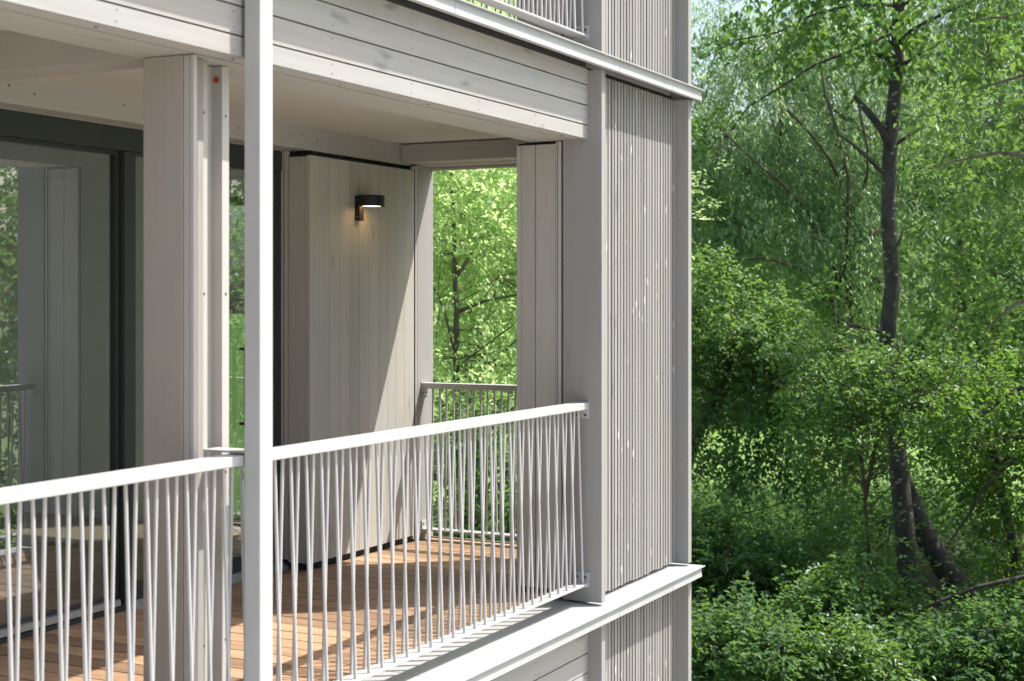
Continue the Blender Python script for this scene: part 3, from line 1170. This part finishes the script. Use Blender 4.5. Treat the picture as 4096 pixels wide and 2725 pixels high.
plant('willow_tree', 'silvery willow crown behind and to the right of the cherry trunk', 'tree', at(3960, 1980, 38),
      [(t, [.3, .26, .22, .17, .1, .05])],
      [bl(3760, 520, 38, 2.3, 2.6), bl(4050, 380, 38, 2.3, 2.8), bl(3800, 980, 37, 2.1, 1.9), bl(4150, 1000, 37, 2.2, 2.2),
       bl(3700, 80, 38.5, 2.2, 1.4), bl(4100, -100, 38, 2.4, 1.6), bl(3640, 760, 37, 1.2, 1.8)],
      2100, 44, .13, .25, .55, L['willow'], M['bark_willow'], droop=.7, mode='weep', limbs=22, rl=.07, extra=ex, flat=1.0, tw=.01)

# small tree close to the building corner
t = px([(2700, 2120), (2735, 1900), (2777, 1759), (2840, 1620), (2901, 1492), (2930, 1380), (2950, 1250)], 27)
ex = [(px([(2840, 1620), (2835, 1560), (2790, 1520), (2740, 1500)], 27), [.06, .045, .035, .02]),
      (px([(2790, 1740), (2870, 1640), (2920, 1540)], 26.9), [.06, .05, .03])]
plant('maple_tree', 'small leafy tree with curved brown trunk, just past the building corner', 'tree', at(2700, 2120, 27),
      [(t, [.13, .12, .11, .10, .085, .06, .03])],
      [bl(2960, 1330, 27, 1.35, .75), bl(2830, 1180, 27.3, 1.1, .7), bl(3110, 1460, 26.8, 1.05, .65), bl(2800, 1420, 27, .8, .7),
       bl(3000, 1620, 26.8, .9, .4), bl(2850, 1700, 27, .7, .4), bl(3180, 1640, 26.5, .8, .4), bl(2830, 1830, 26.6, .5, .3),
       bl(3100, 1780, 26.2, .6, .25), bl(3350, 1800, 26, .7, .4), bl(3270, 1900, 26.4, .6, .3),
       bl(2900, 1780, 26.3, .6, .3), bl(3010, 1840, 26, .6, .28), bl(3150, 1880, 25.8, .55, .28), bl(2960, 1930, 26, .5, .25)],
      860, 34, .085, .62, .36, L['maple'], M['bark_brown'], droop=.45, limbs=10, rl=.025, extra=ex)

# sunlit plum thicket in front of the cherry trunk
t = px([(3480, 2260), (3460, 2000), (3440, 1750), (3420, 1560), (3350, 1350), (3335, 1180)], 20.5)
ex = [(px([(3460, 2000), (3520, 1700), (3580, 1500), (3610, 1330)], 20.5), [.03, .022, .015, .008]),
      (px([(3450, 1850), (3380, 1650), (3270, 1480), (3210, 1400)], 20.5), [.03, .02, .014, .007])]
plant('plum_bush', 'sunlit bushy plum with loose upright sprigs in front of the cherry trunk', 'shrub', at(3480, 2260, 20.5),
      [(t, [.026, .023, .02, .016, .011, .006])],
      [bl(3335, 1190, 20.5, .28, .3), bl(3260, 1400, 20.5, .5, .32), bl(3470, 1390, 20.6, .5, .4), bl(3600, 1260, 20.5, .45, .32),
       bl(3190, 1430, 20.4, .3, .18), bl(3380, 1560, 20.3, .75, .45), bl(3640, 1480, 20.6, .75, .5), bl(3520, 1720, 20.3, .8, .5),
       bl(3780, 1600, 20.6, .7, .6), bl(3700, 1850, 20.4, .8, .5), bl(3320, 1750, 20.5, .6, .45), bl(3560, 1990, 20.3, .7, .4),
       bl(3430, 1930, 20.2, .45, .4), bl(3470, 2120, 20.2, .5, .35)],
      760, 27, .068, .6, .24, L['plum'], M['bark_brown'], droop=.2, limbs=22, rl=.02, tw=.004, extra=ex, trunkname='stem')

# near elm branches entering from the right
t = [gz(4700, 14), at(4690, 1900, 14), at(4660, 1200, 14), at(4640, 600, 14), at(4620, 0, 14), at(4600, -700, 14)]
ex = [(px([(4640, 800), (4400, 720), (4200, 640), (4000, 610), (3800, 650), (3680, 690)], 13.6), [.05, .03, .022, .016, .01, .005]),
      (px([(4640, 1200), (4400, 1130), (4200, 1160), (4040, 1230), (3930, 1340)], 13.4), [.05, .03, .02, .012, .005]),
      (px([(4630, 500), (4350, 330), (4100, 300), (3900, 360)], 13.8), [.05, .03, .018, .006]),
      (px([(4630, 300), (4350, 130), (4100, 60), (3900, 80)], 13.8), [.05, .03, .018, .006])]
plant('elm_tree', 'near elm whose toothed-leaf branches reach in from the right edge', 'tree', gz(4700, 14),
      [(t, [.17, .16, .14, .12, .10, .05])],
      [bl(4060, 620, 13.6, .42, .13), bl(3860, 660, 13.6, .35, .11), bl(3980, 1030, 13.4, .35, .22), bl(4080, 1180, 13.4, .4, .36),
       bl(3930, 1360, 13.4, .28, .14), bl(4060, 360, 13.7, .5, .3), bl(4050, 90, 13.8, .5, .25), bl(4450, 300, 14, 1.8, 1.6),
       bl(4500, -500, 14, 2.4, 1.4), bl(4500, 1100, 14, 1.2, .9), bl(3740, 690, 13.6, .18, .09), bl(4090, 820, 13.5, .3, .3)],
      620, 22, .098, .52, .26, L['elm'], M['bark_brown'], droop=.45, limbs=18, rl=.03, tw=.004, extra=ex)

# darker hazel at the right
t = [gz(4080, 19), at(4060, 2200, 19), at(4000, 1950, 19), at(3960, 1750, 19), at(3920, 1600, 19)]
ex = [(px([(4300, 1700), (4130, 1780), (3980, 1900), (3860, 2080), (3790, 2180)], 18.6), [.04, .035, .028, .018, .008]),
      (px([(4200, 1500), (4060, 1560), (3940, 1650), (3850, 1740)], 18.6), [.04, .03, .02, .01]),
      (px([(4260, 2270), (4130, 2300), (3900, 2350), (3720, 2420), (3620, 2450)], 17.8), [.03, .028, .024, .016, .008])]
plant('hazel_bush', 'shaded yellow-green hazel with dark arching twigs at the lower right', 'shrub', gz(4080, 19),
      [(t, [.08, .07, .06, .04, .02])],
      [bl(3960, 1700, 19, .95, .6), bl(4100, 1950, 19, .9, .75), bl(4010, 1980, 18.8, .45, .4), bl(4130, 1550, 19.2, .9, .5),
       bl(4130, 2280, 18.6, .6, .45)],
      420, 28, .07, .6, .28, L['hazel'], M['bark_dark'], limbs=16, rl=.025, tw=.004, extra=ex, trunkname='stem')

# foreground shrubs
fg = [(2960, 2620, 16.2, [(2960, 2600, .65, .34), (2820, 2620, .4, .34), (3110, 2660, .4, .3), (2975, 2440, .10, .28), (2880, 2500, .07, .2)],
       'bright sunlit shrub with pointed leaves at the foot of the building corner', L['bright'], 300),
      (3350, 2640, 16.5, [(3350, 2620, .45, .3), (3230, 2690, .4, .26), (3480, 2680, .5, .26), (3300, 2500, .08, .2)],
       'pale sunlit shrub at the bottom edge, below the cherry trunk', L['plum'], 220),
      (3420, 2420, 18.6, [(3400, 2400, .6, .36), (3290, 2450, .55, .36), (3520, 2470, .5, .32), (3430, 2230, .12, .2)],
       'half-shaded shrub with reddish sprig tips in front of the cherry trunk base', L['plum'], 260),
      (3820, 2560, 17.2, [(3800, 2620, .7, .36), (4010, 2560, .6, .45), (3680, 2640, .55, .35)],
       'broad leafy shrub in the lower right, beneath the hazel twigs', L['under'], 300),
      (2870, 2300, 20.5, [(2880, 2250, .9, .5), (2800, 2130, .5, .4), (3030, 2330, .7, .5)],
       'dark green shrub standing against the building corner, above the sunlit one', L['under'], 320)]
for (u, v, d, bs, lab, lf, n) in fg:
    g = gz(u, d)
    top = at(bs[0][0], bs[0][1] - 40, d)
    plant('leafy_shrub', lab, 'shrub', g, [([g, (g + top) / 2 + .08, top], [.035, .025, .008])],
          [bl(a, b_, d + rng.normal() * .15, c_, e_) for a, b_, c_, e_ in bs], int(n * 1.35), 28, .07, .58, .22, lf, M['bark_brown'],
          droop=.15, limbs=16, rl=.014, tw=.004, group='shrubs in the undergrowth', trunkname='stem')

# undergrowth that reads as one mass
bs = []
for i in range(150):
    d = rng.uniform(17.8, 33)
    u = rng.uniform(2600, 4500)
    p = gz(u, d)
    h = rng.choice([.25, .4, .6, .9]) * rng.uniform(.8, 1.25)
    if 2880 < u < 3500 and d > 25:
        h *= .7
    rr = rng.uniform(.35, .95)
    p[2] += h * rng.uniform(.6, 1.3)
    bs.append((p, (rr, rr * rng.uniform(.7, 1.3), h)))
for i in range(46):
    d = rng.uniform(28, 34)
    p = gz(rng.uniform(2650, 3800), d)
    h = rng.uniform(.35, .8)
    p[2] += h * .7
    bs.append((p, (rng.uniform(.6, 1.1), rng.uniform(.6, 1.1), h)))
cs = sample(bs, 3400, .7)
cs = cs[cs[:, 2] > GROUND]
cs = cs[rng.random(len(cs)) > .25]
(V, F), _ = crown(cs, 28, .078, .6, .3, .1)
tag(fastmesh('undergrowth', V, F, L['under']), 'shaded green undergrowth covering the ground beneath the trees', 'undergrowth', kind='stuff')

# far wood behind the meadow
bs = []
for i in range(34):
    u = 2300 + i * 75 + rng.uniform(-40, 40)
    d = rng.uniform(60, 74)
    p = gz(u, d)
    h = rng.uniform(5.5, 8.0) * (0.7 if u < 2950 else 1)
    p[2] += h * .8
    bs.append((p, (rng.uniform(2.5, 3.8), 2.5, h)))
cs = sample(bs, 3600, .6)
cs = cs[cs[:, 2] > GROUND]
(V, F), _ = crown(cs, 24, .34, .6, 1.0, .2)
tag(fastmesh('distant_wood', V, F, L['far']), 'far-off green wood beyond the sunlit meadow', 'woodland', kind='stuff')

# trees seen through the end opening
t = px([(1832, 2250), (1828, 1900), (1826, 1500), (1826, 1230), (1818, 1080), (1815, 900), (1800, 650), (1790, 300)], 19)
ex = [(px([(1822, 1110), (1870, 1040), (1895, 1000)], 18.9), [.03, .022, .01]),
      (px([(1826, 1420), (1800, 1330), (1775, 1240)], 18.9), [.03, .02, .01]),
      (px([(1826, 1470), (1920, 1400), (2066, 1290), (2200, 1200)], 18.9), [.014, .011, .009, .006]),
      (px([(1900, 1480), (1980, 1440), (2066, 1360), (2180, 1260)], 18.9), [.014, .012, .010, .007]),
      (px([(1826, 1250), (1950, 1200), (2070, 1180)], 18.7), [.03, .02, .012])]
plant('robinia_tree', 'yellow-green sunlit tree with slim grey trunk seen through the end opening of the loggia', 'tree', at(1832, 2250, 19),
      [(t, [.05, .046, .041, .036, .03, .026, .02, .012])],
      [bl(1800, 860, 19.5, 2.0, 1.5), bl(2010, 1100, 19.6, 1.9, 1.2), bl(1700, 1250, 19.6, 1.8, 1.2), bl(1930, 1420, 18.6, 1.5, .8),
       bl(1860, 350, 19.8, 2.4, 1.6), bl(2150, 700, 20, 2.0, 1.6), bl(1550, 800, 20, 1.8, 1.6), bl(1900, 0, 20, 2.2, 1.4)],
      1900, 52, .068, .48, .40, L['robinia'], M['bark_brown'], droop=.3, limbs=9, rl=.010, extra=ex, tw=.004)
g = gz(1900, 17)
plant('hornbeam_bush', 'dense dark green bush behind the lower half of the end railing', 'shrub', g,
      [([g, at(1900, 2000, 17), at(1890, 1750, 17)], [.06, .04, .015])],
      [bl(1880, 1760, 17, 1.1, .55), bl(2010, 1980, 16.8, 1.2, .8), bl(1760, 2020, 17, 1.2, .8), bl(1920, 2250, 16.8, 1.3, .8)],
      420, 28, .075, .6, .3, L['under'], M['bark_brown'], limbs=14, rl=.02, trunkname='stem')
g = gz(1900, 31)
plant('lime_tree', 'broad fresh-green tree standing behind the slim one in the end opening', 'tree', g,
      [([g, at(1900, 1700, 31), at(1890, 1200, 31), at(1880, 600, 31), at(1880, 0, 31)], [.25, .22, .18, .1, .05])],
      [bl(1900, 700, 31, 3.6, 3.4), bl(2080, 900, 32, 2.8, 3.0), bl(1500, 900, 32, 3.2, 3.0), bl(1950, 1500, 31, 3.0, 1.6), bl(2000, 100, 32, 3.0, 2.4)],
      900, 30, .13, .6, .6, L['robinia'], M['bark_brown'], limbs=22, rl=.07)

# trees in front of the building that shade the thicket and show in the panes
for (x, y, h, rr, lab) in ((25.5, -2.8, 11.5, 3.3, 'shade tree right of the view, dropping shadow on the thicket'),
                           (30.0, -6.0, 12.0, 3.0, 'tall shade tree far right of the view, behind the nearer one'),
                           (19.0, -10.5, 9.5, 3.0, 'garden tree mirrored in the glass doors'),
                           (28.6, .2, 11.0, 2.4, 'dense shade tree at the right edge, behind the near elm'),
                           (17.6, -6.6, 8.0, 3.2, 'low spreading garden tree in front of the end of the building'),
                           (27.0, -15.0, 12.0, 4.0, 'farthest garden tree, mirrored in the glass doors')):
    b0 = np.array((x, y, GROUND))
    plant('shade_tree', lab, 'tree', b0, [([b0, b0 + (0.1, 0, 2.5), b0 + (0, .1, 5), b0 + (0, 0, h - 2)], [.2, .17, .13, .05])],
          [(b0 + (0, 0, h * .62), (rr, rr, h * .32)), (b0 + (1.2, -.8, h * .5), (rr * .7, rr * .7, h * .22)), (b0 + (-1, 1, h * .55), (rr * .7, rr * .7, h * .22))],
          640, 26, .12, .6, .5, L['maple'], M['bark_brown'], limbs=18, rl=.06)

for (x, y, h, rr, lab) in ((14.6, -4.6, 1.6, 1.5, 'garden shrub nearest the building end, mirrored in the right glass door'),
                           (19.5, -7.6, 2.6, 2.0, 'larger garden shrub behind the nearest one, mirrored in the glass doors'),
                           (16.5, -9.5, 2.2, 1.9, 'garden shrub standing apart on the gravel edge, mirrored in the left door')):
    b0 = np.array((x, y, GROUND))
    plant('leafy_shrub', lab, 'shrub', b0, [([b0, b0 + (0, .1, h * .6), b0 + (.1, 0, h)], [.05, .035, .01])],
          [(b0 + (0, 0, h * .55), (rr, rr, h * .6)), (b0 + (.9, -.7, h * .5), (rr * .7, rr * .7, h * .45))],
          260, 26, .10, .6, .35, L['maple'], M['bark_brown'], limbs=10, rl=.02, trunkname='stem')

# ------------------------------------------------------------------ ground
mb = MB()
nx = 60
ext = 420.0
xs = np.sign(np.linspace(-1, 1, nx)) * np.abs(np.linspace(-1, 1, nx)) ** 2.2 * ext
vs, fs = [], []
for j, yy in enumerate(xs):
    for i, xx in enumerate(xs):
        zz = GROUND + .15 * sin(xx * .11) * cos(yy * .13) * (1 if math.hypot(xx, yy) > 45 else 0)
        vs.append((xx + 12, yy + 3, zz - .012 - .15 * (math.hypot(xx, yy) > 45)))
for j in range(nx - 1):
    for i in range(nx - 1):
        fs.append((j * nx + i, j * nx + i + 1, (j + 1) * nx + i + 1, (j + 1) * nx + i))
mb.add(vs, fs)
tag(mb.build('ground', M['grass'], smooth=True), 'sunlit green meadow glimpsed between the trees', 'ground', kind='structure')
mb = MB()
mb.add([(-70, -70, GROUND + .004), (13.2, -70, GROUND + .004), (13.2, -4, GROUND + .004), (12.0, 30, GROUND + .004), (-70, 30, GROUND + .004)], [(0, 1, 2, 3, 4)])  # gravel out of view, added to bounce light without a green tint
tag(mb.build('bounce_yard', M['gravel']), 'unseen pale gravel ground added to bounce neutral light onto the building', 'yard', kind='structure')
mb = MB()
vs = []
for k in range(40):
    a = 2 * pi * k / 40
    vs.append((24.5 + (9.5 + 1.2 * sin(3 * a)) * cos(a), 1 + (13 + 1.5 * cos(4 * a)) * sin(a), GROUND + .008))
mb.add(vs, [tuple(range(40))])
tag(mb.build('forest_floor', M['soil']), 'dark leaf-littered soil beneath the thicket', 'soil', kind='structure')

# ------------------------------------------------------------------ light
to_sun = np.array((.44, -.51, 1.0))
to_sun /= np.linalg.norm(to_sun)
elev = math.asin(to_sun[2])
W = bpy.data.worlds.new('World')
S.world = W
W.use_nodes = True
nt = W.node_tree
bg = nt.nodes['Background']
sky = nt.nodes.new('ShaderNodeTexSky')
sky.sky_type = 'NISHITA'
sky.sun_disc = False
sky.sun_elevation = elev
sky.sun_rotation = math.atan2(to_sun[0], to_sun[1])
sky.dust_density = 3.5
sky.air_density = 1.0
nt.links.new(sky.outputs[0], bg.inputs[0])
bg.inputs[1].default_value = 0.15
sun = bpy.data.lights.new('sun', 'SUN')
sun.energy = 4.0
sun.angle = radians(0.55)
sun.color = (1.0, 0.965, 0.91)
so = bpy.data.objects.new('sun', sun)
COL.objects.link(so)
import mathutils
so.rotation_euler = mathutils.Vector(tuple(-to_sun)).to_track_quat('-Z', 'Y').to_euler()
so.location = (30, -30, 60)

# ------------------------------------------------------------------ camera
cam = bpy.data.cameras.new('camera')
co = bpy.data.objects.new('camera', cam)
COL.objects.link(co)
co.location = CAM
co.rotation_euler = (radians(90), 0, TH - radians(90))
cam.sensor_width = 36.0
cam.lens = 36.0 * 6011.0 / 4096.0
cam.shift_y = -(1362.5 - 1198.0) / 4096.0
cam.clip_start = 0.1
cam.clip_end = 2000
cam.dof.use_dof = True
cam.dof.focus_distance = 9.3
cam.dof.aperture_fstop = 4.2
S.camera = co

S.view_settings.view_transform = 'Standard'
S.view_settings.look = 'None'
S.view_settings.exposure = 1.02
S.view_settings.gamma = 1.0
S.cycles.max_bounces = 8
S.cycles.diffuse_bounces = 5
S.cycles.transparent_max_bounces = 12
S.cycles.caustics_reflective = False
S.cycles.caustics_refractive = False
S.cycles.sample_clamp_indirect = 6.0
